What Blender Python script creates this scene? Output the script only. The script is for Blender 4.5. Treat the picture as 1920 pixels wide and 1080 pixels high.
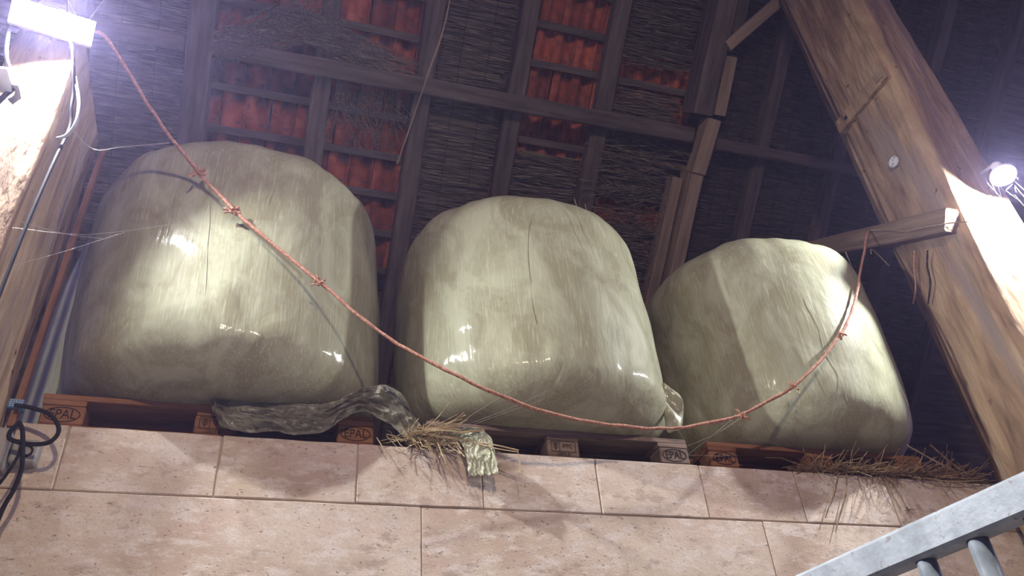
import bpy, bmesh, math, random
from mathutils import Vector, Matrix, noise

random.seed(7)
scene = bpy.context.scene
for o in list(bpy.data.objects):
    bpy.data.objects.remove(o)
COL = scene.collection

# ------------------------------------------------------------------ camera
# world frame: x along the stone wall to the right, y into the loft, z up; z = 0 is the ledge on top of the wall
cam_d = bpy.data.cameras.new('camera')
cam_d.sensor_width = 36.0
cam_d.lens = 1503.0 / 1920.0 * 36.0
cam_d.clip_start = 0.05
cam_d.clip_end = 100
cam = bpy.data.objects.new('camera', cam_d)
COL.objects.link(cam)
CAM = Vector((0.78626, -2.88734, -1.41523))
cam.matrix_world = Matrix((
    (0.95405426, -0.11748432, -0.27564091, CAM.x),
    (-0.29055859, -0.58744078, -0.75530725, CAM.y),
    (-0.07318596, 0.80069393, -0.59458645, CAM.z),
    (0, 0, 0, 1)))
scene.camera = cam

# ------------------------------------------------------------------ world (night, faint blue)
world = bpy.data.worlds.new('night')
scene.world = world
world.use_nodes = True
bg = world.node_tree.nodes['Background']
bg.inputs[0].default_value = (0.32, 0.25, 0.60, 1)
bg.inputs[1].default_value = 0.34

# lamp further back in the barn, above and behind the photographer
ld = bpy.data.lights.new('barn_lamp', 'SPOT')
ld.energy = 400
ld.color = (1.0, 0.80, 0.60)
ld.shadow_soft_size = 0.10
ld.spot_size = math.radians(125)
ld.spot_blend = 0.55
lo = bpy.data.objects.new('barn_lamp', ld)
lo.location = (0.75, -5.0, 1.75)
lo.rotation_euler = (Vector((2.1, 0.0, -1.3)) - lo.location).to_track_quat('-Z', 'Y').to_euler()
COL.objects.link(lo)

BULB_R = (0.94, 0.97, 1.0)
LEFT_LAMP = Vector((-0.140, -0.715, 1.285))      # floodlight aimed out into the barn and down
LEFT_AIM = Vector((0.27, -0.79, -0.56)).normalized()
RIGHT_LAMP = Vector((4.40, -0.77, 1.42))
LEFT_STRENGTH = 12500.0
RIGHT_STRENGTH = 5200.0

scene.view_settings.view_transform = 'Standard'
scene.view_settings.look = 'None'
scene.view_settings.gamma = 1.0
scene.view_settings.use_curve_mapping = False
scene.view_settings.exposure = 0.0


# ------------------------------------------------------------------ materials
def mat(name, cols, scale=(4, 4, 4), nscale=3.0, detail=6, rough=0.8, bump=0.3, bscale=None, bdist=0.01,
        spec=0.3, metal=0.0, coat=0.0, rnd=0.0, spots=None, streak=None, warp=0.0):
    m = bpy.data.materials.new(name)
    m.use_nodes = True
    nt = m.node_tree
    N, L = nt.nodes, nt.links
    b = N['Principled BSDF']
    tc = N.new('ShaderNodeTexCoord')
    mp = N.new('ShaderNodeMapping')
    mp.inputs['Scale'].default_value = scale
    L.new(tc.outputs['Object'], mp.inputs['Vector'])
    if rnd > 0:
        oi = N.new('ShaderNodeObjectInfo')
        vm = N.new('ShaderNodeVectorMath'); vm.operation = 'SCALE'
        vm.inputs[0].default_value = (37.0, 19.0, 53.0)
        L.new(oi.outputs['Random'], vm.inputs['Scale'])
        L.new(vm.outputs[0], mp.inputs['Location'])
    n = N.new('ShaderNodeTexNoise')
    n.inputs['Scale'].default_value = nscale
    n.inputs['Detail'].default_value = detail
    n.inputs['Roughness'].default_value = 0.62
    n.inputs['Distortion'].default_value = warp
    L.new(mp.outputs[0], n.inputs['Vector'])
    r = N.new('ShaderNodeValToRGB')
    r.color_ramp.elements.remove(r.color_ramp.elements[0])
    k = len(cols)
    for i, c in enumerate(cols):
        p = 0.30 + 0.40 * i / max(1, k - 1)
        e = r.color_ramp.elements[0] if i == 0 else r.color_ramp.elements.new(p)
        e.position = p
        e.color = (*c, 1)
    L.new(n.outputs['Fac'], r.inputs['Fac'])
    cur = r.outputs['Color']

    def mixcol(fac, col, mode='MIX'):
        nonlocal cur
        mx = N.new('ShaderNodeMix'); mx.data_type = 'RGBA'; mx.blend_type = mode
        L.new(fac, mx.inputs['Factor'])
        L.new(cur, mx.inputs['A'])
        mx.inputs['B'].default_value = (*col, 1)
        cur = mx.outputs['Result']
    if streak:                               # (scale vec, noise scale, lo, hi, colour)
        mp2 = N.new('ShaderNodeMapping'); mp2.inputs['Scale'].default_value = streak[0]
        L.new(tc.outputs['Object'], mp2.inputs['Vector'])
        if rnd > 0:
            L.new(vm.outputs[0], mp2.inputs['Location'])
        n2 = N.new('ShaderNodeTexNoise'); n2.inputs['Scale'].default_value = streak[1]
        n2.inputs['Detail'].default_value = 4
        L.new(mp2.outputs[0], n2.inputs['Vector'])
        mr = N.new('ShaderNodeMapRange'); mr.inputs[1].default_value = streak[2]; mr.inputs[2].default_value = streak[3]
        L.new(n2.outputs['Fac'], mr.inputs[0])
        mixcol(mr.outputs[0], streak[4])
    if spots:                                # (scale, lo, hi, colour)
        n3 = N.new('ShaderNodeTexNoise'); n3.inputs['Scale'].default_value = spots[0]
        n3.inputs['Detail'].default_value = 3
        L.new(tc.outputs['Object'], n3.inputs['Vector'])
        mr3 = N.new('ShaderNodeMapRange'); mr3.inputs[1].default_value = spots[1]; mr3.inputs[2].default_value = spots[2]
        L.new(n3.outputs['Fac'], mr3.inputs[0])
        mixcol(mr3.outputs[0], spots[3])
    if rnd > 0:
        hs = N.new('ShaderNodeHueSaturation')
        mr4 = N.new('ShaderNodeMapRange'); mr4.inputs[3].default_value = 1 - rnd; mr4.inputs[4].default_value = 1 + rnd
        L.new(oi.outputs['Random'], mr4.inputs[0])
        L.new(mr4.outputs[0], hs.inputs['Value'])
        L.new(cur, hs.inputs['Color'])
        cur = hs.outputs['Color']
    L.new(cur, b.inputs['Base Color'])
    b.inputs['Roughness'].default_value = rough
    b.inputs['Specular IOR Level'].default_value = spec
    b.inputs['Metallic'].default_value = metal
    b.inputs['Coat Weight'].default_value = coat
    b.inputs['Coat Roughness'].default_value = 0.12
    if bump > 0:
        bp = N.new('ShaderNodeBump'); bp.inputs['Strength'].default_value = bump
        bp.inputs['Distance'].default_value = bdist
        if bscale:
            nb = N.new('ShaderNodeTexNoise'); nb.inputs['Scale'].default_value = bscale
            nb.inputs['Detail'].default_value = 6
            L.new(mp.outputs[0], nb.inputs['Vector'])
            L.new(nb.outputs['Fac'], bp.inputs['Height'])
        else:
            L.new(n.outputs['Fac'], bp.inputs['Height'])
        L.new(bp.outputs[0], b.inputs['Normal'])
    return m


def emit(name, col, strength):
    m = bpy.data.materials.new(name)
    m.use_nodes = True
    b = m.node_tree.nodes['Principled BSDF']
    b.inputs['Base Color'].default_value = (*col, 1)
    b.inputs['Emission Color'].default_value = (*col, 1)
    b.inputs['Emission Strength'].default_value = strength
    return m


M = {}
def stone_material():
    m = bpy.data.materials.new('pink_beige_stone'); m.use_nodes = True
    nt = m.node_tree; N, L = nt.nodes, nt.links
    b = N['Principled BSDF']; b.inputs['Roughness'].default_value = .92; b.inputs['Specular IOR Level'].default_value = .15
    tc = N.new('ShaderNodeTexCoord'); oi = N.new('ShaderNodeObjectInfo')
    vm = N.new('ShaderNodeVectorMath'); vm.operation = 'SCALE'; vm.inputs[0].default_value = (37, 19, 53)
    L.new(oi.outputs['Random'], vm.inputs['Scale'])
    ad = N.new('ShaderNodeVectorMath'); ad.operation = 'ADD'
    L.new(tc.outputs['Object'], ad.inputs[0]); L.new(vm.outputs[0], ad.inputs[1])

    def nz(scale, detail, rough=.6, sc=(1, 1, 1), dist=0.0):
        mp = N.new('ShaderNodeMapping'); mp.inputs['Scale'].default_value = sc
        L.new(ad.outputs[0], mp.inputs['Vector'])
        n = N.new('ShaderNodeTexNoise'); n.inputs['Scale'].default_value = scale; n.inputs['Detail'].default_value = detail
        n.inputs['Roughness'].default_value = rough; n.inputs['Distortion'].default_value = dist
        L.new(mp.outputs[0], n.inputs['Vector'])
        return n.outputs['Fac']

    def rng(f, a, c, lo=0.0, hi=1.0):
        r = N.new('ShaderNodeMapRange'); r.inputs[1].default_value = a; r.inputs[2].default_value = c
        r.inputs[3].default_value = lo; r.inputs[4].default_value = hi
        L.new(f, r.inputs[0]); return r.outputs[0]

    def mix(fac, a, c, mode='MIX'):
        x = N.new('ShaderNodeMix'); x.data_type = 'RGBA'; x.blend_type = mode
        L.new(fac, x.inputs['Factor'])
        if isinstance(a, tuple): x.inputs['A'].default_value = (*a, 1)
        else: L.new(a, x.inputs['A'])
        if isinstance(c, tuple): x.inputs['B'].default_value = (*c, 1)
        else: L.new(c, x.inputs['B'])
        return x.outputs['Result']
    col = mix(rng(nz(2.4, 6, .6), .42, .58), (.58, .45, .345), (.76, .645, .525))
    col = mix(rng(nz(4.5, 5, .6, (1, 1, 1.6)), .52, .70, 0, .5), col, (.68, .49, .41))       # pink blush
    col = mix(rng(nz(3.6, 5, .65, (1, 1, .7)), .54, .72, 0, .7), col, (.74, .63, .44))       # yellow lime
    col = mix(rng(nz(11, 8, .7, (.7, 1, 1.8)), 0.50, .60, 0, .75), col, (.84, .76, .68))       # pale bloom
    col = mix(rng(nz(8, 7, .7, (.8, 1, 1.6)), .56, .64, 0, .6), col, (.38, .28, .21))       # grime
    col = mix(rng(nz(58, 3, .5, (1, 1, 1.5)), .66, .72, 0, .8), col, (.26, .20, .17))        # pits
    col = mix(rng(nz(130, 3, .6), .35, .65, 0, .35), col, (.52, .41, .33))                   # grain
    L.new(col, b.inputs['Base Color'])
    b1 = N.new('ShaderNodeBump'); b1.inputs['Strength'].default_value = .6; b1.inputs['Distance'].default_value = .008
    L.new(nz(30, 9, .72, (.8, 1, 1.3)), b1.inputs['Height'])
    b2 = N.new('ShaderNodeBump'); b2.inputs['Strength'].default_value = .5; b2.inputs['Distance'].default_value = .004; b2.invert = True
    L.new(rng(nz(58, 3, .5, (1, 1, 1.5)), .62, .74), b2.inputs['Height'])
    L.new(b1.outputs[0], b2.inputs['Normal']); L.new(b2.outputs[0], b.inputs['Normal'])
    return m


M['stone'] = stone_material()
M['mortar'] = mat('grey_mortar', [(.34, .27, .21), (.52, .43, .34)], (1, 1, 1), 9, 6, .95, .6, 30, .01)
M['concrete'] = mat('dark_floor_concrete', [(.16, .15, .14), (.24, .22, .20)], (1, 1, 1), 3, 6, .95, .3)
M['post'] = mat('hewn_yellow_timber', [(.15, .095, .062), (.28, .185, .115), (.40, .275, .165), (.48, .36, .24)], (5, 5, 1.1), 1.5, 9, .8, 1.0, 3.6, .03,
                .2, streak=((5, 5, .6), 1.4, .54, .70, (.27, .21, .18)), spots=(16, .68, .76, (.09, .05, .03)), warp=.6)
M['rafter'] = mat('old_brown_rafter', [(.055, .044, .038), (.105, .083, .07), (.165, .132, .108)], (.8, 8, 8), 2.2, 7, .85, .6, 4, .012, .2, rnd=.12)
M['rafter_light'] = mat('sawn_pale_rafter', [(.22, .16, .11), (.33, .245, .17), (.42, .32, .23)], (.8, 8, 8), 2.2, 7, .85, .6, 4, .012, .2, rnd=.1)
M['pallet'] = mat('pallet_wood', [(.16, .07, .035), (.30, .145, .07), (.40, .21, .11)], (1.2, 9, 9), 2.0, 7, .85, .5, 4, .006, .2, rnd=.18)
M['pallet_grey'] = mat('weathered_pallet_wood', [(.14, .10, .08), (.26, .19, .15), (.36, .28, .22)], (1.2, 9, 9), 2.0, 7, .85, .5, 4, .006, .2, rnd=.15)
M['tile'] = mat('red_clay_tile', [(.17, .04, .020), (.33, .08, .038), (.48, .135, .06)], (1, 1, 1), 7, 7, .8, .5, 20, .006, .25, rnd=.38,
                spots=(14, .56, .70, (.15, .06, .045)))
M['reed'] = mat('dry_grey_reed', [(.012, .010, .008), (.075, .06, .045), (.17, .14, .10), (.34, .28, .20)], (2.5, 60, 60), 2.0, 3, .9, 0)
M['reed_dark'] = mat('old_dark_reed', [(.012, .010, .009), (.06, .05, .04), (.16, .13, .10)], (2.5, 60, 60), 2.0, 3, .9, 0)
M['straw'] = mat('yellow_straw', [(.30, .21, .11), (.52, .40, .23), (.68, .56, .36)], (20, 20, 20), 2.0, 4, .8, 0)
M['straw_dark'] = mat('old_brown_straw', [(.13, .08, .045), (.26, .17, .09), (.40, .28, .16)], (20, 20, 20), 2.0, 4, .85, 0)
M['twine'] = mat('red_brown_cord', [(.27, .11, .07), (.44, .21, .14), (.60, .38, .28)], (30, 30, 30), 3, 4, .8, .4, None, .003)
M['twine_grey'] = mat('grey_cord', [(.26, .18, .12), (.42, .31, .22)], (30, 30, 30), 3, 4, .85, .4, None, .003)
M['web'] = mat('dusty_web', [(.5, .46, .40), (.7, .66, .6)], (10, 10, 10), 3, 2, .9, 0)
M['cable'] = mat('black_cable', [(.008, .008, .009), (.016, .015, .015)], (8, 8, 8), 3, 2, .75, 0, spec=.15)
M['cable_grey'] = mat('grey_cable', [(.32, .32, .34), (.45, .45, .47)], (8, 8, 8), 3, 2, .5, 0)
M['white'] = mat('white_plastic', [(.70, .70, .68), (.80, .80, .78)], (8, 8, 8), 3, 2, .4, 0)
M['blue'] = mat('dark_blue_plastic', [(.03, .05, .12), (.05, .08, .18)], (8, 8, 8), 3, 2, .4, 0)
M['bluemesh'] = mat('blue_white_woven_band', [(.04, .16, .34), (.10, .30, .52)], (1, 1, 1), 60, 2, .6, .3)
M['bluemesh2'] = mat('pale_woven_thread', [(.45, .55, .66), (.6, .7, .8)], (1, 1, 1), 60, 2, .6, .3)
M['box'] = mat('grey_metal_box', [(.26, .25, .24), (.42, .40, .38)], (6, 6, 6), 3, 5, .55, .2, None, .004, .4)
M['disc'] = mat('white_tin_disc', [(.62, .63, .66), (.75, .76, .78)], (20, 20, 20), 3, 3, .5, 0)
M['ink'] = mat('burnt_black_ink', [(.015, .010, .008), (.035, .02, .015)], (20, 20, 20), 3, 3, .9, 0)
M['hole'] = mat('dark_hole', [(.01, .008, .007), (.02, .015, .012)], (20, 20, 20), 3, 3, .95, 0)
M['galv'] = mat('galvanised_steel', [(.24, .265, .29), (.33, .36, .39), (.42, .45, .48)], (4, 4, 4), 5, 6, .5, .25, 14, .004, .5, metal=.15,
                spots=(70, .64, .70, (.24, .23, .23)))
M['galv_dark'] = mat('galvanised_tube', [(.16, .18, .20), (.25, .28, .31), (.34, .37, .40)], (4, 4, 4), 5, 6, .30, .2, 14, .003, .5, metal=.35,
                     spots=(26, .66, .72, (.13, .12, .12)))
M['scrap'] = mat('pale_green_film_scrap', [(.36, .38, .25), (.52, .54, .38), (.62, .63, .47)], (6, 6, 6), 3, 5, .35, .5, None, .01, .5)


def film_material(name, dark, mid, light, rough=.24):
    """stretch wrap: pale green, glossy, streaked along its stretch, layers overlapping in vague bands"""
    m = bpy.data.materials.new(name)
    m.use_nodes = True
    nt = m.node_tree; N, L = nt.nodes, nt.links
    b = N['Principled BSDF']
    tc = N.new('ShaderNodeTexCoord')
    oi = N.new('ShaderNodeObjectInfo')
    vm = N.new('ShaderNodeVectorMath'); vm.operation = 'SCALE'; vm.inputs[0].default_value = (31, 17, 23)
    L.new(oi.outputs['Random'], vm.inputs['Scale'])

    def nz(sc, scale, detail, dist=0.0, rough_=.6):
        mp = N.new('ShaderNodeMapping'); mp.inputs['Scale'].default_value = sc
        L.new(tc.outputs['Object'], mp.inputs['Vector']); L.new(vm.outputs[0], mp.inputs['Location'])
        n = N.new('ShaderNodeTexNoise'); n.inputs['Scale'].default_value = scale; n.inputs['Detail'].default_value = detail
        n.inputs['Distortion'].default_value = dist; n.inputs['Roughness'].default_value = rough_
        L.new(mp.outputs[0], n.inputs['Vector'])
        return n.outputs['Fac']
    big = nz((1.6, 1.6, 1.0), 2.6, 5, 1.2)
    cr = N.new('ShaderNodeValToRGB'); cr.color_ramp.interpolation = 'EASE'
    cr.color_ramp.elements[0].position = .40; cr.color_ramp.elements[0].color = (*dark, 1)
    cr.color_ramp.elements[1].position = .62; cr.color_ramp.elements[1].color = (*light, 1)
    e = cr.color_ramp.elements.new(.5); e.color = (*mid, 1)
    L.new(big, cr.inputs[0])
    fine = nz((60, 60, 3.0), 2.2, 5)
    mr = N.new('ShaderNodeMapRange'); mr.inputs[1].default_value = .54; mr.inputs[2].default_value = .70; mr.inputs[4].default_value = .55
    L.new(fine, mr.inputs[0])
    mx = N.new('ShaderNodeMix'); mx.data_type = 'RGBA'
    L.new(mr.outputs[0], mx.inputs['Factor']); L.new(cr.outputs[0], mx.inputs['A'])
    mx.inputs['B'].default_value = (min(1, light[0] * 1.35), min(1, light[1] * 1.35), min(1, light[2] * 1.4), 1)
    L.new(mx.outputs['Result'], b.inputs['Base Color'])
    rr = N.new('ShaderNodeMapRange'); rr.inputs[3].default_value = rough - .07; rr.inputs[4].default_value = rough + .14
    L.new(nz((9, 9, 2.2), 2.5, 4), rr.inputs[0])
    L.new(rr.outputs[0], b.inputs['Roughness'])
    b.inputs['Specular IOR Level'].default_value = .10
    b.inputs['Coat Weight'].default_value = .42
    b.inputs['Coat Roughness'].default_value = .085
    bump1 = N.new('ShaderNodeBump'); bump1.inputs['Strength'].default_value = .35; bump1.inputs['Distance'].default_value = .006
    L.new(nz((22, 22, 2.2), 2.0, 5, .4), bump1.inputs['Height'])
    bump2 = N.new('ShaderNodeBump'); bump2.inputs['Strength'].default_value = .5; bump2.inputs['Distance'].default_value = .02
    L.new(nz((2.4, 2.4, 1.4), 2.0, 3, .6), bump2.inputs['Height'])
    L.new(bump2.outputs[0], bump1.inputs['Normal'])
    L.new(bump1.outputs[0], b.inputs['Normal'])
    L.new(bump1.outputs[0], b.inputs['Coat Normal'])
    return m


M['film'] = film_material('pale_green_bale_wrap', (.30, .285, .18), (.355, .35, .235), (.43, .435, .30), .45)
M['film_dark'] = mat('dull_green_film', [(.10, .095, .07), (.18, .17, .125), (.31, .30, .22)], (1, 1, 1), 9, 6, .38, .6, 40, .006, .45)
M['film_pale'] = film_material('pale_loose_film', (.45, .50, .40), (.50, .55, .45), (.56, .61, .50), .30)


# ------------------------------------------------------------------ mesh helpers
class MB:
    """collects geometry given in world coordinates"""
    def __init__(self):
        self.v = []; self.f = []

    def add(self, vs, fs):
        k = len(self.v)
        self.v += [tuple(p) for p in vs]
        self.f += [tuple(i + k for i in q) for q in fs]
        return self

    def box(self, x0, x1, y0, y1, z0, z1):
        vs = [(x, y, z) for z in (z0, z1) for y in (y0, y1) for x in (x0, x1)]
        return self.add(vs, [(0, 2, 3, 1), (4, 5, 7, 6), (0, 1, 5, 4), (2, 6, 7, 3), (0, 4, 6, 2), (1, 3, 7, 5)])

    def tube(self, pts, r, n=6, caps=True, jit=0.0):
        pts = [Vector(p) for p in pts]
        rs = r if isinstance(r, (list, tuple)) else [r] * len(pts)
        rings = []
        up = Vector((.3, .2, 1)).normalized()
        for i, p in enumerate(pts):
            d = (pts[min(i + 1, len(pts) - 1)] - pts[max(i - 1, 0)])
            d = d.normalized() if d.length > 1e-9 else Vector((0, 0, 1))
            a = d.cross(up)
            if a.length < 1e-3:
                a = d.cross(Vector((1, 0, 0)))
            a.normalize(); b = a.cross(d)
            rad = rs[i] * (1 + random.uniform(-jit, jit))
            rings.append([p + a * math.cos(t) * rad + b * math.sin(t) * rad for t in [2 * math.pi * k / n for k in range(n)]])
        vs = [q for R in rings for q in R]; fs = []
        for i in range(len(rings) - 1):
            for k in range(n):
                k2 = (k + 1) % n
                fs.append((i * n + k, i * n + k2, (i + 1) * n + k2, (i + 1) * n + k))
        if caps:
            fs.append(tuple(range(n))[::-1]); m = (len(rings) - 1) * n
            fs.append(tuple(m + k for k in range(n)))
        return self.add(vs, fs)

    def build(self, name, m, parent=None, origin=None, smooth=False):
        o0 = Vector(origin) if origin is not None else (parent_world(parent) if parent else Vector((0, 0, 0)))
        me = bpy.data.meshes.new(name)
        me.from_pydata([tuple(Vector(p) - o0) for p in self.v], [], self.f)
        me.materials.append(m)
        if smooth:
            me.polygons.foreach_set('use_smooth', [True] * len(me.polygons))
        me.update()
        ob = bpy.data.objects.new(name, me)
        COL.objects.link(ob)
        if parent:
            ob.parent = parent
            ob.location = o0 - parent_world(parent)
        else:
            ob.location = o0
        return ob


def parent_world(o):
    p = Vector((0, 0, 0))
    while o is not None:
        p += o.location
        o = o.parent
    return p


def tag(o, label=None, cat=None, group=None, kind=None):
    if label: o['label'] = label
    if cat: o['category'] = cat
    if group: o['group'] = group
    if kind: o['kind'] = kind
    return o


def empty(name, loc):
    o = bpy.data.objects.new(name, None)
    o.empty_display_size = .1
    o.location = loc
    COL.objects.link(o)
    return o


def copy_tree(o, parent=None):
    c = o.copy(); COL.objects.link(c); c.parent = parent
    for ch in list(o.children):
        copy_tree(ch, c)
    return c


def chamfer(ob, w, seg=1):
    bm = bmesh.new(); bm.from_mesh(ob.data)
    bmesh.ops.bevel(bm, geom=list(bm.edges), offset=w, segments=seg, affect='EDGES', profile=.6)
    bm.to_mesh(ob.data); bm.free()
    return ob


def beam(name, p0, p1, w, h, m, parent=None, side=None, rough=.006, seg=None, wane=.1):
    """rough timber: local x runs along the grain from p0 to p1; w across, h deep (towards local z)"""
    p0, p1 = Vector(p0), Vector(p1)
    d = p1 - p0; L = d.length; d.normalize()
    s = Vector(side) if side is not None else Vector((0, 0, 1))
    zc = (s - d * s.dot(d)).normalized(); yc = zc.cross(d)
    seg = seg or max(2, int(L / .12))
    prof = []
    c = wane * min(w, h)
    for (a, b) in [(-w / 2 + c, -h / 2), (w / 2 - c, -h / 2), (w / 2, -h / 2 + c), (w / 2, h / 2 - c), (w / 2 - c, h / 2), (-w / 2 + c, h / 2), (-w / 2, h / 2 - c), (-w / 2, -h / 2 + c)]:
        prof.append((a, b))
    sd = random.uniform(0, 100)
    vs = []; fs = []; n = 8
    for i in range(seg + 1):
        x = L * i / seg
        for k, (a, b) in enumerate(prof):
            q = noise.noise_vector(Vector((x * 2.2 + sd, a * 9 + sd, b * 9)))
            vs.append((x, a + q.x * rough, b + q.y * rough))
    for i in range(seg):
        for k in range(n):
            k2 = (k + 1) % n
            fs.append((i * n + k, i * n + k2, (i + 1) * n + k2, (i + 1) * n + k))
    fs.append(tuple(range(n))[::-1]); fs.append(tuple(seg * n + k for k in range(n)))
    me = bpy.data.meshes.new(name); me.from_pydata(vs, [], fs); me.materials.append(m); me.update()
    ob = bpy.data.objects.new(name, me); COL.objects.link(ob)
    mw = Matrix(((d.x, yc.x, zc.x, p0.x), (d.y, yc.y, zc.y, p0.y), (d.z, yc.z, zc.z, p0.z), (0, 0, 0, 1)))
    if parent:
        ob.parent = parent
        mw = Matrix.Translation(-parent_world(parent)) @ mw
    ob.matrix_local = mw
    return ob


def catmull(pts, sub=6):
    pts = [Vector(p) for p in pts]
    P = [pts[0] * 2 - pts[1]] + pts + [pts[-1] * 2 - pts[-2]]
    out = []
    for i in range(1, len(P) - 2):
        for k in range(sub):
            t = k / sub
            a, b, c, d = P[i - 1], P[i], P[i + 1], P[i + 2]
            out.append(.5 * ((2 * b) + (c - a) * t + (2 * a - 5 * b + 4 * c - d) * t * t + (3 * b - a - 3 * c + d) * t ** 3))
    out.append(pts[-1])
    return out


# ------------------------------------------------------------------ roof frame of reference
RA = math.radians(41.0)
RC, RS = math.cos(RA), math.sin(RA)


def RF(x, s, n=0.0):
    """x along the roof, s up the slope, n outward through the roof (n = 0 is the underside of the rafters)"""
    return Vector((x, 3.1 - s * RC + n * RS, 1.4 + s * RS + n * RC))


RN = Vector((0, RS, RC))
RU = Vector((0, -RC, RS))

# ------------------------------------------------------------------ structure: floors and wall
ob = MB().box(-3, 9, -6.5, .3, -3.25, -3.05).build('floor', M['concrete']); tag(ob, kind='structure')
ob = MB().box(-3, 9, .20, 5.2, -.14, 0.0).build('loft_floor', M['concrete']); tag(ob, kind='structure')
wall = MB().box(-3, 9, .006, .19, -3.05, -.006).build('wall_back', M['mortar']); tag(wall, kind='structure')


def block(x0, x1, z0, z1, y):
    g = .0016
    ob = MB().box(x0 + g, x1 - g, y, .13, z0 + g, z1 - g).build('stone_block', M['stone'], wall, origin=((x0 + x1) / 2, 0, (z0 + z1) / 2))
    bm = bmesh.new(); bm.from_mesh(ob.data)
    bmesh.ops.subdivide_edges(bm, edges=[e for e in bm.edges if abs((e.verts[0].co - e.verts[1].co).x) > .2], cuts=9, use_grid_fill=True)
    bmesh.ops.bevel(bm, geom=[e for e in bm.edges if e.is_manifold and e.calc_face_angle(0) > .5], offset=.004, segments=1, affect='EDGES')
    for v in bm.verts:
        q = noise.noise_vector(Vector((v.co.x * 9 + x0 * 3, v.co.y * 5, v.co.z * 9 + z0 * 5)))
        v.co.x += q.x * .0035; v.co.z += q.z * .003; v.co.y += q.y * .0015
    bm.to_mesh(ob.data); bm.free()
    return ob


J1 = [-1.87, -1.37, -.87, -.37, .133, .646, 1.147, 1.64, 2.141, 2.632, 3.12, 3.62, 4.12, 4.62, 5.12, 5.62]
for a, b in zip(J1[:-1], J1[1:]):
    block(a, b, -.243, 0.0, random.uniform(-.003, .003))
J2 = [-1.594, -.1, 1.394, 2.888, 4.382, 5.876]
for a, b in zip(J2[:-1], J2[1:]):
    block(a, b, -.80, -.243, random.uniform(-.003, .002))
for k in range(4):
    off = .75 if k % 2 == 0 else 0
    for a, b in zip(J2[:-1], J2[1:]):
        block(a - off, b - off, -.80 - .5625 * (k + 1), -.80 - .5625 * k, random.uniform(-.003, .002))

# ------------------------------------------------------------------ roof: deck, rafters, battens, tiles
deck = MB()
deck.add([RF(-3, -2.2, .32), RF(9, -2.2, .32), RF(9, 7.4, .32), RF(-3, 7.4, .32), RF(-3, -2.2, .36), RF(9, -2.2, .36), RF(9, 7.4, .36), RF(-3, 7.4, .36)],
         [(0, 3, 2, 1), (4, 5, 6, 7), (0, 1, 5, 4), (1, 2, 6, 5), (2, 3, 7, 6), (3, 0, 4, 7)])
roof = deck.build('ceiling', M['rafter']); tag(roof, kind='structure')

RAFT = [-1.50, -.70, .90, 1.62, 2.325, 3.035, 4.50, 5.25, 5.98, 6.72]
for x in RAFT:
    w = .135 if x < 3.5 else .11
    beam('rafter', RF(x, -1.9, .06), RF(x + random.uniform(-.012, .012), 7.2, .06), w, .12, M['rafter'], roof, side=RN, rough=.006)
# heavier principal rafters
beam('principal_rafter', RF(.075, -1.9, 0), RF(.075, 7.2, 0), .165, .26, M['rafter'], roof, side=RN, rough=.007)
beam('principal_rafter', RF(3.83, 3.12, .0), RF(3.86, 7.2, .0), .17, .26, M['rafter'], roof, side=RN, rough=.008)
beam('spliced_plank', RF(3.985, 3.14, -.06), RF(3.975, 3.60, -.06), .10, .10, M['rafter_light'], roof, side=RN, rough=.008)
beam('spliced_plank', RF(3.985, 3.78, -.04), RF(3.975, 5.0, -.04), .10, .10, M['rafter'], roof, side=RN, rough=.008)
beam('spliced_plank', RF(3.90, 2.66, -.05), RF(3.935, 3.10, -.05), .12, .16, M['rafter_light'], roof, side=RN, rough=.008)
beam('principal_rafter', RF(3.865, -1.9, 0), RF(3.90, 2.70, 0), .11, .22, M['rafter_light'], roof, side=RN, rough=.008)
beam('spliced_plank', RF(3.75, 1.0, .02), RF(3.765, 2.60, .02), .10, .14, M['rafter_light'], roof, side=RN, rough=.008)
beam('strut', RF(3.90, 3.66, -.13), RF(4.36, 4.20, -.13), .085, .05, M['rafter_light'], roof, side=RN, rough=.005)
# purlins under the rafters
beam('purlin', RF(.17, 2.925, -.055), RF(3.79, 2.945, -.055), .125, .11, M['rafter'], roof, side=RN, rough=.006)
beam('purlin', RF(4.00, 2.915, -.055), RF(8.5, 2.93, -.055), .095, .11, M['rafter'], roof, side=RN, rough=.006)
beam('purlin', RF(-2.8, 2.915, -.055), RF(-.02, 2.915, -.055), .105, .11, M['rafter'], roof, side=RN, rough=.006)

S0, GAUGE = 1.205, .295
for k in range(-1, 14):
    s = S0 + GAUGE * k
    beam('batten', RF(-2.9, s, .14), RF(8.9, s + random.uniform(-.01, .01), .14), .055, .035, M['rafter'], roof, side=RN, rough=.005, seg=40)


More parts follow.
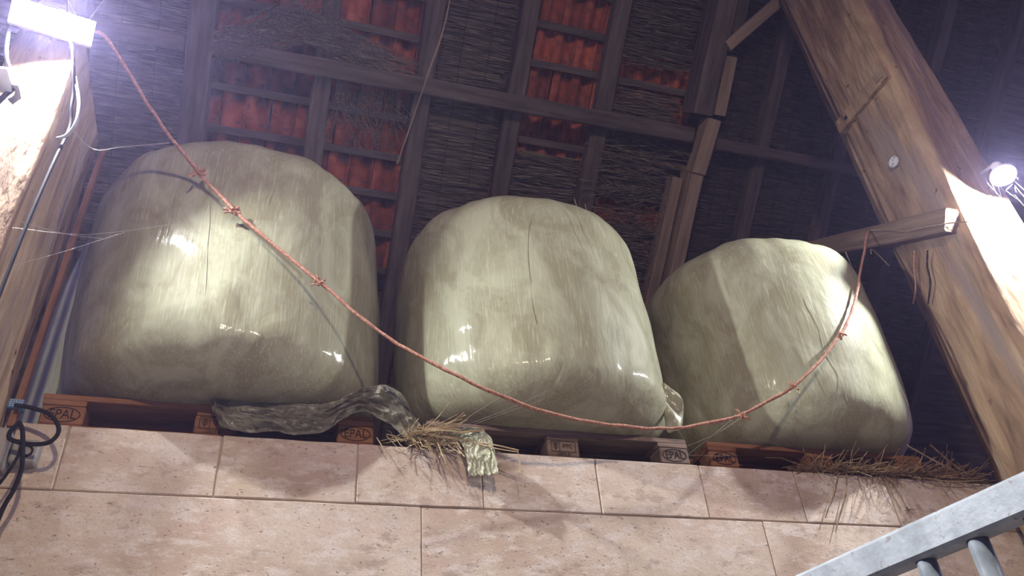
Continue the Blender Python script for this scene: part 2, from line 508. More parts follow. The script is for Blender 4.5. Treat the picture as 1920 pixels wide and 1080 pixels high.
def tile_mesh():
    """interlocking clay tile: shallow pan and a raised roll, seen from below; local x across, y up the slope, z outward"""
    W, Ln, T = .166, .345, .013
    prof = []
    for i in range(7):
        t = i / 6
        prof.append((-W / 2 + .058 * t, .012 * (1 - math.sin(math.pi * t)) - .004))
    for i in range(1, 11):
        t = i / 10
        prof.append((-W / 2 + .058 + (W - .058) * t, .066 * math.sin(math.pi * min(1, t)) ** .7 - .006))
    vs = []; fs = []
    n = len(prof)
    rows = [(-Ln / 2, 0.0), (-Ln / 2 + .02, .004), (Ln / 2, .018)]
    for y, dz in rows:
        for (x, z) in prof: vs.append((x, y, z + .02 - dz))
        for (x, z) in prof: vs.append((x, y, z + T + .02 - dz))
    for r in range(len(rows) - 1):
        a = r * 2 * n; b = (r + 1) * 2 * n
        for i in range(n - 1):
            fs.append((a + i, b + i, b + i + 1, a + i + 1))
            fs.append((a + n + i, a + n + i + 1, b + n + i + 1, b + n + i))
        fs.append((a, a + n, b + n, b)); fs.append((a + n - 1, b + n - 1, b + 2 * n - 1, a + 2 * n - 1))
    for i in range(n - 1):
        fs.append((i, i + 1, n + i + 1, n + i))
        a = 2 * 2 * n
        fs.append((a + i, a + n + i, a + n + i + 1, a + i + 1))
    me = bpy.data.meshes.new('roof_tile'); me.from_pydata(vs, [], fs); me.materials.append(M['tile'])
    me.polygons.foreach_set('use_smooth', [True] * len(me.polygons)); me.update()
    return me


TM = tile_mesh()
BAYS = [(.16, .83, 4), (.965, 1.555, 4), (2.39, 2.97, 4), (3.10, 3.75, 4)]
for bi, (x0, x1, n) in enumerate(BAYS):
    for k in range(2, 13):
        s = S0 + GAUGE * (k - .5)
        if bi == 3 and k not in (3, 4, 7, 8):
            continue
        for i in range(n + 1):
            x = x0 - .03 + .172 * i + (.01 if k % 2 else -.01)
            o = bpy.data.objects.new('roof_tile', TM); COL.objects.link(o)
            o.parent = roof
            p = RF(x + random.uniform(-.006, .006), s + random.uniform(-.008, .008), .165)
            R = Matrix((Vector((1, 0, 0)), RU, RN)).transposed().to_4x4()
            R = R @ Matrix.Rotation(random.uniform(-.02, .02), 4, 'Z') @ Matrix.Rotation(random.uniform(-.012, .012), 4, 'X')
            o.matrix_local = Matrix.Translation(p) @ R


# ------------------------------------------------------------------ reed mats between the rafters
def reed(mb, p, d, L, r, bend=0.0):
    d = d.normalized()
    a = p - d * L / 2; b = p + d * L / 2
    mid = p + RN * (-bend)
    u = d.cross(RN).normalized()
    vs = []; fs = []
    pts = [a, mid, b] if bend else [a, b]
    for q in pts:
        for k in range(3):
            t = 2 * math.pi * k / 3
            vs.append(q + u * math.cos(t) * r + RN * math.sin(t) * r)
    for i in range(len(pts) - 1):
        for k in range(3):
            k2 = (k + 1) % 3
            fs.append((i * 3 + k, i * 3 + k2, i * 3 + 3 + k2, i * 3 + 3 + k))
    mb.add(vs, fs)


def reed_mat(label, x0, x1, s0, s1, messy=.02, dens=230, m='reed', n0=.09, holes=(), group='reed mats between the rafters', wires=True):
    mb = MB()
    rows = int((s1 - s0) * dens)
    w = x1 - x0
    for i in range(rows):
        for _ in range(2):
            s = random.uniform(s0, s1)
            L = w * random.uniform(.35, .98)
            x = random.uniform(x0 + L / 2, x1 - L / 2)
            if any(h0 < s < h1 and hx0 < x < hx1 for (hx0, hx1, h0, h1) in holes) and random.random() > .06:
                continue
            tl = random.gauss(0, messy) + .02 * math.sin(s * 9)
            reed(mb, RF(x, s, n0 + random.uniform(-.024, .018)), Vector((1, 0, 0)) + RU * tl + RN * random.gauss(0, messy * .4), L, random.uniform(.0022, .0042), random.choice([0, 0, random.uniform(-.008, .014)]))
    c = RF((x0 + x1) / 2, (s0 + s1) / 2, n0)
    root = empty('reed_mat', c)
    tag(root, label, 'reed mat', group)
    o = mb.build('reeds', M[m], root); tag(o, kind='stuff')
    if wires:
        for t in (.3, .68):
            wb = MB(); wb.tube([RF(x0 + w * t + .004 * math.sin(q), s0 + (s1 - s0) * q / 12, n0 - .024) for q in range(13)], .0022, 4)
            wb.build('binding_wire', M['hole'], root)
    # the layer of older reed behind, that closes the gaps
    bk = MB()
    bk.add([RF(x0, s0, n0 + .022), RF(x1, s0, n0 + .022), RF(x1, s1, n0 + .022), RF(x0, s1, n0 + .022)], [(0, 1, 2, 3)])
    if not holes:
        bk.build('backing_layer', M['reed_dark'], root)
    return root


reed_mat('dense tidy reed mat of thin horizontal stems above the gap between left and middle bale', 1.70, 2.255, 1.2, 5.2, .012)
reed_mat('loose reed mat below the bare tiles, directly above the middle bale', 2.395, 2.965, 1.0, 2.60, .06, 190, wires=False)
reed_mat('broken reed mat with torn holes showing tiles, left of the pale spliced rafter', 3.105, 3.74, 1.0, 5.2, .07, 190,
         holes=((3.1, 3.75, 3.22, 3.42), (3.1, 3.75, 2.16, 2.36)), wires=False)
reed_mat('shadowy reed mat at the far left, beyond the leftmost heavy rafter', -.62, -.015, 1.0, 5.2, .02, 170, 'reed')
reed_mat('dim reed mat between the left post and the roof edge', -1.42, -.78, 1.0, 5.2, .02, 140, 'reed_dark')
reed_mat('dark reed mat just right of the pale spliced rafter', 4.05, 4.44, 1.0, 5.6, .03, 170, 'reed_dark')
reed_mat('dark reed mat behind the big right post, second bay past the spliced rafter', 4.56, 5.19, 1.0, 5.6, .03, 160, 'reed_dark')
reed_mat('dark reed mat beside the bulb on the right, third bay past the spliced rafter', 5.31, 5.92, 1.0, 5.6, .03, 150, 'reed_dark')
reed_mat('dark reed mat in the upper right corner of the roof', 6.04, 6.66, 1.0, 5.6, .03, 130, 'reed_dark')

# fallen bundles hanging out of the roof
mb = MB()
for i in range(150):
    t = random.random()
    a = RF(.13 + random.uniform(-.02, .22), 2.84 + random.uniform(0, .22), -.03 - random.uniform(0, .10))
    b = RF(.72 + random.uniform(-.12, .2), 3.15 + random.uniform(-.06, .26), -.0 - random.uniform(0, .07))
    mid = (a + b) / 2 + Vector((0, 0, random.uniform(-.03, .02)))
    mb.tube([a, mid, b], random.uniform(.0022, .004), 3, False)
o = mb.build('reed_bundle', M['reed'], origin=RF(.4, 3.0, -.05)); tag(o, 'sagging bundle of grey reeds lying over the left end of the purlin', 'reed bundle', 'fallen reed bundles', 'stuff')
mb = MB()
for i in range(150):
    a = RF(.72 + random.uniform(-.08, .25), 3.22 + random.uniform(-.14, .08), -.02 - random.uniform(0, .06))
    b = RF(1.50 + random.uniform(-.35, .08), 2.98 + random.uniform(-.05, .12), -.02 - random.uniform(0, .05))
    mid = (a + b) / 2 + Vector((0, 0, random.uniform(-.02, .03)))
    mb.tube([a, mid, b], random.uniform(.0022, .004), 3, False)
o = mb.build('reed_bundle', M['reed'], origin=RF(1.1, 3.1, -.05)); tag(o, 'slanting bundle of reeds sliding onto the purlin from the upper left', 'reed bundle', 'fallen reed bundles', 'stuff')
mb = MB()
for i in range(90):
    a = RF(1.0 + random.uniform(0, .48), 2.86 + random.uniform(-.06, .02), .03 + random.uniform(-.05, .04))
    tl = random.uniform(.1, .5)
    dx = random.uniform(-.10, .22)
    b = a - RU * tl + Vector((dx, 0, 0))
    mid = (a + b) / 2 + Vector((-.4 * dx, 0, 0))
    mb.tube([a, mid, b], random.uniform(.0018, .0032), 3, False)
o = mb.build('reed_bundle', M['reed'], origin=RF(1.25, 2.7, 0)); tag(o, 'fan of loose reed ends hanging down below the purlin in front of the tiles', 'reed bundle', 'fallen reed bundles', 'stuff')
mb = MB()
for i in range(240):
    x = random.uniform(3.1, 3.72); s = random.uniform(1.5, 2.85)
    reed(mb, RF(x, s, .02 + random.uniform(-.06, .05)), Vector((1, 0, 0)) + RU * random.gauss(0, .28), random.uniform(.15, .5), random.uniform(.002, .0036), random.uniform(-.01, .02))
o = mb.build('reed_bundle', M['reed'], origin=RF(3.4, 2.2, 0)); tag(o, 'tangle of stray reeds poking out between middle and right bale', 'reed bundle', 'fallen reed bundles', 'stuff')


# ------------------------------------------------------------------ big posts
def post_mesh(name, section, z0, z1, m, parent, step=.022, zstep=.05, amp=.011, flare=None, seed=0.0, cuts=()):
    """hewn post: closed cross-section (x, y) resampled and carried up with adze-like unevenness"""
    pts = []
    k = len(section)
    for i in range(k):
        a, b = Vector(section[i]), Vector(section[(i + 1) % k])
        n = max(1, int((b - a).length / step))
        for j in range(n):
            pts.append(a + (b - a) * j / n)
    cx = sum(p.x for p in pts) / len(pts); cy = sum(p.y for p in pts) / len(pts)
    n = len(pts)
    zs = []
    z = z0
    while z < z1:
        zs.append(z)
        z += zstep if z > -.6 else .3
    zs.append(z1)
    vs = []; fs = []
    for z in zs:
        for p in pts:
            q = Vector((p.x, p.y))
            d = Vector((q.x - cx, q.y - cy)).normalized()
            h = noise.noise(Vector((p.x * 5 + seed, p.y * 5, z * 1.1))) + .5 * noise.noise(Vector((p.x * 17 + seed, p.y * 17, z * 4)))
            h += .35 * noise.noise(Vector((p.x * 34, p.y * 34 + seed, z * 1.6)))
            x, y = q.x + d.x * h * amp, q.y + d.y * h * amp
            if flare: x, y = flare(x, y, z)
            vs.append((x, y, z))
    for i in range(len(zs) - 1):
        for j in range(n):
            j2 = (j + 1) % n
            fs.append((i * n + j, i * n + j2, (i + 1) * n + j2, (i + 1) * n + j))
    fs.append(tuple(range(n))[::-1]); m_ = (len(zs) - 1) * n
    fs.append(tuple(m_ + j for j in range(n)))
    mb = MB(); mb.add(vs, fs)
    return mb.build(name, m, parent, smooth=True)


rp = empty('timber_post', (4.36, -.38, -3.05))
tag(rp, 'huge hewn yellow-brown timber post on the right with a nailed batten and small white disc', 'post')


def rp_lean(x, y, z):
    if y < -.3:
        y -= .075 * max(-.4, min(1.3, (z - 1.2) / 1.2)) * max(0, min(1, (4.62 - x) / .4)) * min(1, (-.3 - y) / .25)
    return x, y


post_mesh('trunk', [(4.26, -.05), (4.195, -.14), (4.215, -.165), (4.172, -.185), (4.168, -.55), (4.195, -.568), (4.19, -.59), (4.215, -.60), (4.60, -.605), (4.63, -.57), (4.64, -.05)],
          -3.05, 4.10, M['post'], rp, amp=.013, seed=3.0, flare=rp_lean, step=.016)
bt = MB().box(4.128, 4.20, -.635, -.165, 2.325, 2.425).build('batten', M['post'], rp); chamfer(bt, .004)
MB().box(4.1265, 4.135, -.272, -.246, 2.357, 2.384).build('nail_hole', M['hole'], bt)
MB().box(4.120, 4.16, -.63, -.565, 2.345, 2.415).build('wedge', M['rafter_light'], rp)
dk = MB()
dk.tube([(4.160, -.405, 1.83), (4.149, -.405, 1.83)], .034, 28)
dob = dk.build('disc', M['disc'], rp); tag(dob, 'small white tin disc')
rg = MB(); rg.tube([(4.149, -.405 + .031 * math.cos(t), 1.83 + .031 * math.sin(t)) for t in [k * math.pi / 12 for k in range(25)]], .0022, 6, False)
rg.build('rim', M['disc'], dob, smooth=True)
for (dy, dz) in ((-.02, .016), (.018, -.018), (.006, -.012), (-.004, .01)):
    MB().tube([(4.1485, -.405 + dy, 1.83 + dz), (4.147, -.405 + dy, 1.83 + dz)], .0032, 10).build('nail', M['hole'], dob)

# brace that is nailed along the side of the post and climbs back to the roof
br = beam('brace', (4.142, -.565, 1.228), (4.142, 1.30, 2.33), .085, .125, M['post'], None, side=(0, 0, 1), rough=.008)
M['brace'] = mat('brown_brace', [(.13, .09, .065), (.21, .15, .105), (.28, .20, .14)], (.8, 8, 8), 2.2, 7, .85, .8, 4, .015, .2)
br.data.materials[0] = M['brace']
tag(br, 'sloping brace crossing the right post just above its lower half, below the white disc', 'brace')

lp = empty('timber_post', (-.16, -.34, -3.05))
tag(lp, 'pale timber post on the left edge lit white by the floodlight', 'post')
post_mesh('trunk', [(-.055, -.06), (-.055, -.60), (-.065, -.615), (-.275, -.615), (-.285, -.60), (-.285, -.06)], -3.05, 1.345, M['post'], lp, amp=.006, seed=11.0)
lath = beam('lath', (-.035, -.055, -.05), (-.03, -.05, 1.3), .03, .022, M['pallet'], lp, side=(1, 0, 0), rough=.003)


# ------------------------------------------------------------------ wrapped bales
def bale_point(P, th, d, z, ax=1.0):
    cx, cy, rx, ry, H, rt, pw, tap, dome, lx = P
    ex = 2 / pw
    c, s = math.cos(th), math.sin(th)
    ux = math.copysign(abs(c) ** ex, c); uy = math.copysign(abs(s) ** ex, s)
    return ux * (rx - d) * ax + lx * (z - .144), uy * (ry - d) * ax


def bale(P, label, seed):
    cx, cy, rx, ry, H, rt, pw, tap, dome, lx = P
    z0 = .144; rb = .20
    prof = [(None, .2, z0), (None, .55, z0), (None, .8, z0)]
    for i in range(13):
        a = -math.pi / 2 + math.pi / 2 * i / 12
        prof.append((rb * (1 - math.cos(a)), None, z0 + rb + rb * math.sin(a)))
    for i in range(1, 30):
        t = i / 30
        prof.append((tap * t ** 1.5 - .008 * math.sin(math.pi * t), None, z0 + rb + t * (H - rb - rt)))
    for i in range(15):
        a = math.pi / 2 * i / 14
        prof.append((tap + rt * (1 - math.cos(a)), None, z0 + H - rt + rt * math.sin(a)))
    for k in (.85, .65, .42, .2):
        prof.append((None, k, None))
    n = 168
    vs = []; fs = []
    for (d, k, z) in prof:
        for j in range(n):
            th = 2 * math.pi * j / n
            if k is not None:
                if z is not None:
                    x, y = bale_point(P, th, rb, z, k); zz = z
                else:
                    x, y = bale_point(P, th, tap + rt, z0 + H, k); zz = z0 + H + dome * (1 - k * k)
                w = .4
            else:
                x, y = bale_point(P, th, d, z); zz = z
                w = 1.0
            dirx, diry = math.cos(th), math.sin(th)
            q = Vector((dirx * 1.6 + seed, diry * 1.6, zz * 1.5))
            h = .014 * noise.noise(q * 1.3) + .008 * noise.noise(q * 3.1)
            # puckered shoulder and sagging folds near the foot
            sh = max(0, 1 - abs(zz - (z0 + H - .09)) / .16)
            h += sh * (.010 * noise.noise(Vector((th * 3.2, seed, 0))) + .006 * noise.noise(Vector((th * 8, seed + 4, zz * 6))))
            ft = max(0, 1 - abs(zz - (z0 + .16)) / .16)
            h += ft * (.012 * noise.noise(Vector((th * 3.5, seed + 9, zz * 5))) + .008 * noise.noise(Vector((th * 9, seed + 2, zz * 9))))
            if z == z0 and k is not None: h = 0
            if zz < z0 + .02: h = min(h, 0) * .2
            vs.append((cx + x + dirx * h * w, cy + y + diry * h * w, max(z0 + .0005, zz + (h * .6 if zz > z0 + H - .2 else 0))))
    m = len(prof)
    for i in range(m - 1):
        for j in range(n):
            j2 = (j + 1) % n
            fs.append((i * n + j, i * n + j2, (i + 1) * n + j2, (i + 1) * n + j))
    fs.append(tuple(range(n))[::-1]); fs.append(tuple((m - 1) * n + j for j in range(n)))
    mb = MB(); mb.add(vs, fs)
    o = mb.build('wrapped_bale', M['film'], origin=(cx, cy, z0), smooth=True)
    tag(o, label, 'bale', 'wrapped round bales on the ledge')
    return o


PL = (.631, .395, .652, .636, 1.305, .26, 2.08, 0.0, .045, -.043)
PM = (2.014, .382, .647, .630, 1.262, .265, 2.127, .012, .079, -.010)
PR = (3.435, .396, .632, .636, 1.246, .265, 2.097, 0.0, .052, .022)
bale_l = bale(PL, 'largest pale green wrapped round bale, nearest, beside the left post', 1.3)
bale_m = bale(PM, 'pale green wrapped round bale in the middle of the three', 5.1)
bale_r = bale(PR, 'pale green wrapped round bale on the right, next to the huge post', 8.7)


def surf(P, deg, z, off=.004):
    """point on a bale's side, deg measured from +x"""
    th = math.radians(deg)
    x, y = bale_point(P, th, 0, z)
    return Vector((P[0] + x + math.cos(th) * off, P[1] + y + math.sin(th) * off, z))


def sheet(name, rows, m, parent, thick=.0012, amp=.006, freq=14, seed=0, smooth=True, origin=None):
    """crumpled film: grid of points given row by row, given a little thickness"""
    nr, nc = len(rows), len(rows[0])
    vs = []
    for i in range(nr):
        for j in range(nc):
            p = Vector(rows[i][j])
            q = noise.noise_vector(p * freq + Vector((seed, seed * 2, 0)))
            vs.append(p + q * amp)
    fs = []
    for i in range(nr - 1):
        for j in range(nc - 1):
            a = i * nc + j
            fs.append((a, a + 1, a + nc + 1, a + nc))
    mb = MB(); mb.add(vs, fs)
    o = mb.build(name, m, parent, origin=origin, smooth=smooth)
    md = o.modifiers.new('thickness', 'SOLIDIFY'); md.thickness = thick
    return o


# loose film along the far-left flank of the largest bale
rows = []
for i in range(22):
    z = .15 + i / 21 * 1.12
    r = []
    for j in range(7):
        t = j / 6
        w = .135 * (1 - (i / 21) ** 1.6) + .016
        base = surf(PL, 184, z, .004)
        r.append((base.x - .004 - w * t * .95, base.y + .02 + .05 * t, z))
    rows.append(r)
sheet('loose_flap', rows, M['film_pale'], bale_l, amp=.004, freq=7, seed=3)
# crimped tail of film at the right foot of the middle bale
rows = []
for i in range(16):
    z = .15 + i / 15 * .24
    r = []
    for j in range(6):
        t = j / 5
        b0 = surf(PM, -38, z, -.02)
        w = .085 * math.sin(math.pi * min(1, .12 + .8 * i / 15)) ** .7 + .01
        r.append((b0.x + w * t, b0.y - w * .25 * t + .012 * math.sin(t * 6 + i * .5), z))
    rows.append(r)
sheet('film_tail', rows, M['film'], bale_m, amp=.006, freq=16, seed=6)
# a few raised film edges
for (bo, P, lines) in ((bale_l, PL, [(262, .45, 258, 1.12), (276, .62, 279, 1.1), (246, .75, 247, 1.0)]),
                       (bale_m, PM, [(282, .95, 279, 1.27), (287, .9, 284, 1.25), (256, .5, 257, 1.1)]),
                       (bale_r, PR, [(262, .25, 260, .85), (300, .3, 296, 1.25), (251, .3, 250, 1.0)])):
    for (d0, z0_, d1, z1_) in lines:
        mb = MB(); mb.tube([surf(P, d0 + (d1 - d0) * t / 14, z0_ + (z1_ - z0_) * t / 14, .009) for t in range(15)], .0011, 4)
        mb.build('film_edge', M['film'], bo)


# ------------------------------------------------------------------ pallets
def text_mesh(s, size):
    cu = bpy.data.curves.new('lettering', 'FONT'); cu.body = s; cu.size = size
    cu.align_x = 'CENTER'; cu.align_y = 'CENTER'; cu.extrude = .0006
    t = bpy.data.objects.new('lettering', cu); COL.objects.link(t)
    dg = bpy.context.evaluated_depsgraph_get()
    me = bpy.data.meshes.new_from_object(t.evaluated_get(dg))
    bpy.data.objects.remove(t)
    me.materials.clear(); me.materials.append(M['ink'])
    return me


EPAL = text_mesh('EPAL', .052)
MARK = text_mesh('IPPC', .026)
MARK2 = text_mesh('10859-81', .019)


def lettering(name, me, parent, p, sx=1.0):
    o = bpy.data.objects.new(name, me); COL.objects.link(o); o.parent = parent
    o.matrix_local = Matrix.Translation(Vector(p) - parent_world(parent)) @ Matrix.Rotation(math.pi / 2, 4, 'X') @ Matrix.Diagonal((sx, 1, 1, 1))
    return o


def make_pallet(x0, label, m, stamps):
    Y0 = .045
    root = empty('pallet', (x0 + .6, Y0 + .4, 0))
    tag(root, label, 'pallet', 'wooden pallets under the bales')
    for (ya, yb) in ((0, .1), (.35, .45), (.7, .8)):
        chamfer(MB().box(x0, x0 + 1.2, Y0 + ya, Y0 + yb, .0005, .022).build('bottom_board', m, root), .002)
    for bi, (ya, yb) in enumerate(((0, .1), (.35, .45), (.7, .8))):
        for bx in (0, .5275, 1.055):
            j = random.uniform(-.004, .004) if bi == 0 else 0
            b = MB().box(x0 + bx + j, x0 + bx + .145 + j, Y0 + ya, Y0 + yb, .0225, .0998).build('block', m, root, origin=(x0 + bx, Y0 + ya, .022)); chamfer(b, .006)
            if bi == 0:
                k = {0: 0, .5275: 1, 1.055: 2}[bx]
                if stamps[k] == 'E':
                    c = Vector((x0 + bx + .0725 + j, Y0 - .0008, .062))
                    lettering('lettering', EPAL, b, c, .82)
                    ring = MB(); ring.tube([(c.x + .058 * math.cos(t), c.y, c.z + .029 * math.sin(t)) for t in [q * math.pi / 20 for q in range(41)]], .0018, 6, False)
                    ring.build('oval_stamp', M['ink'], b)
                elif stamps[k] == 'I':
                    c = Vector((x0 + bx + .0725 + j, Y0 - .0008, .066))
                    fr = MB()
                    for (xa, za, xb, zb) in ((-.055, -.022, .055, -.022), (-.055, .026, .055, .026), (-.055, -.022, -.055, .026), (.055, -.022, .055, .026), (-.018, -.022, -.018, .026)):
                        fr.tube([(c.x + xa, c.y, c.z + za), (c.x + xb, c.y, c.z + zb)], .0016, 4)
                    fr.build('stamp_frame', M['ink'], b)
                    wh = MB()
                    wh.tube([(c.x - .037, c.y, c.z - .016), (c.x - .035, c.y, c.z + .02)], .0016, 4)
                    for q in range(4):
                        wh.tube([(c.x - .036, c.y, c.z - .01 + q * .008), (c.x - .047, c.y, c.z - .002 + q * .008)], .0015, 4)
                        wh.tube([(c.x - .036, c.y, c.z - .01 + q * .008), (c.x - .025, c.y, c.z - .002 + q * .008)], .0015, 4)
                    wh.build('ear_stamp', M['ink'], b)
                    lettering('lettering', MARK, b, (c.x + .018, c.y, c.z + .004), .9)
                    lettering('lettering', MARK2, b, (c.x, c.y, c.z - .034), .95)
    for bx in (0, .5275, 1.055):
        chamfer(MB().box(x0 + bx, x0 + bx + .145, Y0, Y0 + .8, .1002, .1218).build('stringer', m, root), .002)
    for (ya, yb) in ((0, .145), (.19, .29), (.3275, .4725), (.51, .61), (.655, .8)):
        chamfer(MB().box(x0 + random.uniform(-.004, .004), x0 + 1.2, Y0 + ya, Y0 + yb, .1222, .1438).build('deck_board', m, root), .002)
    return root


make_pallet(.012, 'orange-brown pallet under the left bale with oval EPAL stamps on its blocks', M['pallet'], 'EIE')
make_pallet(1.425, 'dusty brown pallet under the middle bale, half hidden by the straw tuft', M['pallet_grey'], 'EIE')
make_pallet(2.735, 'brown pallet under the right bale, behind the hay at the ledge', M['pallet'], 'EIE')

# ------------------------------------------------------------------ film and straw on the ledge
# torn sheet lying over the front of the left pallet: (x, z_top, z_bottom, y_top, y_bottom)
ctrl = [(.585, .150, .150, .012, .010), (.61, .152, .075, .01, -.004), (.66, .150, .016, .005, -.012), (.74, .148, .012, 0, -.018), (.84, .146, .012, -.005, -.022), (.94, .150, .014, -.008, -.022),
        (1.02, .160, .030, -.010, -.024), (1.07, .185, .085, -.016, -.03), (1.13, .220, .112, -.024, -.03), (1.19, .245, .120, -.03, -.03), (1.25, .252, .085, -.03, -.03),
        (1.30, .230, .040, -.02, -.03), (1.35, .175, .015, -.0, -.025), (1.40, .085, .012, .012, -.02)]
cols_t = catmull([(c[0], c[3], c[1]) for c in ctrl], 8)
cols_b = catmull([(c[0], c[4], c[2]) for c in ctrl], 8)
rows = []
for i in range(30):
    t = i / 29
    r = []
    for j, (a, b) in enumerate(zip(cols_t, cols_b)):
        p = a.lerp(b, t)
        k = noise.noise(Vector((p.x * 6, t * 1.2, 1)))
        k2 = noise.noise(Vector((p.x * 15, t * 4, 7)))
        fold = .020 * (abs(math.sin(t * 7 + p.x * 9 + 5 * k)) - .5) + .010 * (abs(math.sin(t * 15 - p.x * 17 + 6 * k2)) - .5)
        edge = min(1, 6 * t, 6 * (1 - t) + .35)
        r.append((p.x + .004 * math.sin(t * 17 + j * .5), min(p.y - .012 * math.sin(math.pi * t) + fold * edge, .035), p.z + .004 * math.sin(p.x * 40) * t))
    rows.append(r)
fs_ = sheet('film_sheet', rows, M['film_dark'], None, amp=.004, freq=46, seed=2, smooth=False, origin=(1.0, -.01, .02))
tag(fs_, 'torn crumpled green-grey film sheet draped over the front of the left pallet', 'plastic film')

# pale strip of film hanging over the wall edge
path = [(1.50, -.03, .035), (1.535, -.05, .045), (1.575, -.07, .035), (1.60, -.082, .005), (1.612, -.085, -.04), (1.62, -.08, -.09), (1.625, -.075, -.135)]
pc = catmull(path, 7)
rows = []
for i, p in enumerate(pc):
    t = i / (len(pc) - 1)
    w = .03 + .028 * min(1, t * 2)
    ax = Vector((.55 + .45 * min(1, t * 1.6), -.35, .75 * (1 - min(1, t * 1.5)))).normalized()
    r = []
    for j in range(31):
        u = (j / 30 - .5) * 2
        r.append(p + ax * w * u + Vector((0, .010 * (abs(math.sin(u * 7 + 3 * noise.noise(Vector((u * 2, t * 5, 2))))) - .5) + .006 * (abs(math.sin(t * 16 + u * 2 + 4 * noise.noise(Vector((u * 3, t * 3, 5))))) - .5), .003 * math.sin(u * 13) * (t if t > .9 else 0))))
    rows.append(r)
o = sheet('film_strip', rows, M['scrap'], None, amp=.002, freq=60, seed=5, origin=(1.6, -.08, 0), smooth=False)
tag(o, 'pale crinkled film strip hanging from the straw tuft over the wall', 'plastic film')


def straws(mb, c, n, spread, Lr, dirf, r=(.0012, .0026), zmin=.004):
    for _ in range(n):
        p = Vector((c[0] + random.gauss(0, spread[0]), c[1] + random.uniform(-spread[1], spread[1]), max(zmin, c[2] + abs(random.gauss(0, spread[2])))))
        d = dirf().normalized()
        L = random.uniform(*Lr)
        q = p + d * L
        mid = (p + q) / 2 + Vector((random.gauss(0, .008), random.gauss(0, .008), random.gauss(0, .008)))
        mb.tube([p, mid, q], random.uniform(*r), 4, False)


mb = MB()
straws(mb, (1.37, -.02, .012), 80, (.045, .03, .014), (.03, .10), lambda: Vector((random.gauss(.2, .8), random.uniform(-.8, .2), random.gauss(-.05, .35))), (.001, .002))
straws(mb, (1.40, -.06, .02), 22, (.05, .02, .016), (.10, .21), lambda: Vector((random.gauss(1, .12), random.uniform(-.35, .05), random.gauss(.10, .14))), (.0018, .0036))
straws(mb, (1.36, -.05, .02), 7, (.04, .02, .012), (.13, .20), lambda: Vector((random.gauss(.8, .15), random.uniform(-.35, .05), random.gauss(.55, .12))), (.0018, .0034))
straws(mb, (1.43, -.04, .01), 30, (.06, .015, .005), (.04, .13), lambda: Vector((random.gauss(.3, .25), random.uniform(-.6, -.1), random.uniform(-1, -.25))), (.0010, .0022))
o = mb.build('straw_tuft', M['straw'], origin=(1.42, -.02, .01)); tag(o, 'bristling tuft of dry straw on the ledge between left and middle bale', 'straw', kind='stuff')
for (nm, lab, pts, m, r) in (
        ('straw_stalk', 'upper of two pale stalks sticking out past the hanging film strip', [(1.60, -.09, -.005), (1.68, -.12, -.03), (1.755, -.14, -.055)], 'straw', .0028),
        ('straw_stalk', 'lower of two pale stalks sticking out past the hanging film strip', [(1.60, -.09, -.012), (1.67, -.115, -.04), (1.75, -.14, -.062)], 'straw', .0024),
        ('straw_stalk', 'thin hanging stalk dangling right of the pale film strip', [(1.752, -.138, -.06), (1.757, -.138, -.10), (1.76, -.136, -.145)], 'straw', .0016),
        ('straw_stalk', 'lone short stalk hanging on the wall left of the straw tuft', [(1.215, -.02, .02), (1.235, -.03, -.02), (1.27, -.03, -.075)], 'straw', .002),
        ('straw_stalk', 'brown stalk hanging straight down below the straw tuft', [(1.45, -.05, -.0), (1.47, -.06, -.06), (1.49, -.06, -.12)], 'straw', .002),
        ('straw_stalk', 'long stalk leaning on the wall below the hay, left one of two', [(3.36, -.015, -.0), (3.30, -.03, -.08), (3.20, -.02, -.225)], 'straw_dark', .003),
        ('straw_stalk', 'long stalk leaning on the wall below the hay, right one of two', [(3.40, -.015, -.005), (3.35, -.03, -.10), (3.23, -.02, -.285)], 'straw_dark', .003),
        ('straw_stalk', 'bent stalk ending in a frayed knot on the wall under the hay', [(3.62, -.015, .0), (3.655, -.02, -.08), (3.67, -.02, -.17)], 'straw_dark', .003),
        ('straw_stalk', 'thin stalk beside the frayed knot on the wall', [(3.59, -.015, .0), (3.61, -.02, -.08), (3.635, -.02, -.165)], 'straw_dark', .0018),
        ('straw_stalk', 'pale long stalk lying along the ledge towards the right post', [(3.78, -.02, .0), (3.95, -.04, -.02), (4.10, -.04, -.012), (4.19, -.03, .0)], 'straw', .0024),
        ('twig', 'forked thin twig rising in the dark gap beside the right post', [(4.15, .0, .02), (4.02, .02, .10), (3.92, .02, .155), (3.85, .02, .20), (3.80, .02, .30)], 'straw', .0035),
        ('twig', 'straight grey twig leaning against the foot of the right post', [(4.17, -.02, .01), (4.12, .03, .10), (4.04, .05, .22)], 'straw_dark', .005),
        ('twig', 'grey twig lying across the gap at the foot of the right post', [(3.88, -.02, .03), (4.0, .0, .07), (4.12, .02, .13)], 'straw_dark', .005)):
    mb = MB(); mb.tube(catmull(pts, 5), r, 5, True, .2)
    o = mb.build(nm, M[m], origin=pts[0]); tag(o, lab, 'straw' if nm == 'straw_stalk' else 'twig')
    if 'frayed' in lab and 'bent' in lab:
        kn = MB()
        for _ in range(14):
            a = Vector((3.67, -.022, -.165)); b = a + Vector((random.gauss(.01, .018), random.uniform(-.012, .004), random.gauss(-.01, .018)))
            kn.tube([a, b], .0014, 3, False)
        kn.build('frayed_knot', M['straw_dark'], o)
mb = MB()
for c in [(3.30, .0, .006), (3.45, .0, .008), (3.60, .0, .01), (3.75, 0, .008), (3.92, .0, .005), (4.05, .0, .004)]:
    straws(mb, c, 120, (.07, .03, .012), (.05, .17), lambda: Vector((random.gauss(0, 1), random.gauss(0, .35), random.gauss(.05, .16))), (.001, .0022))
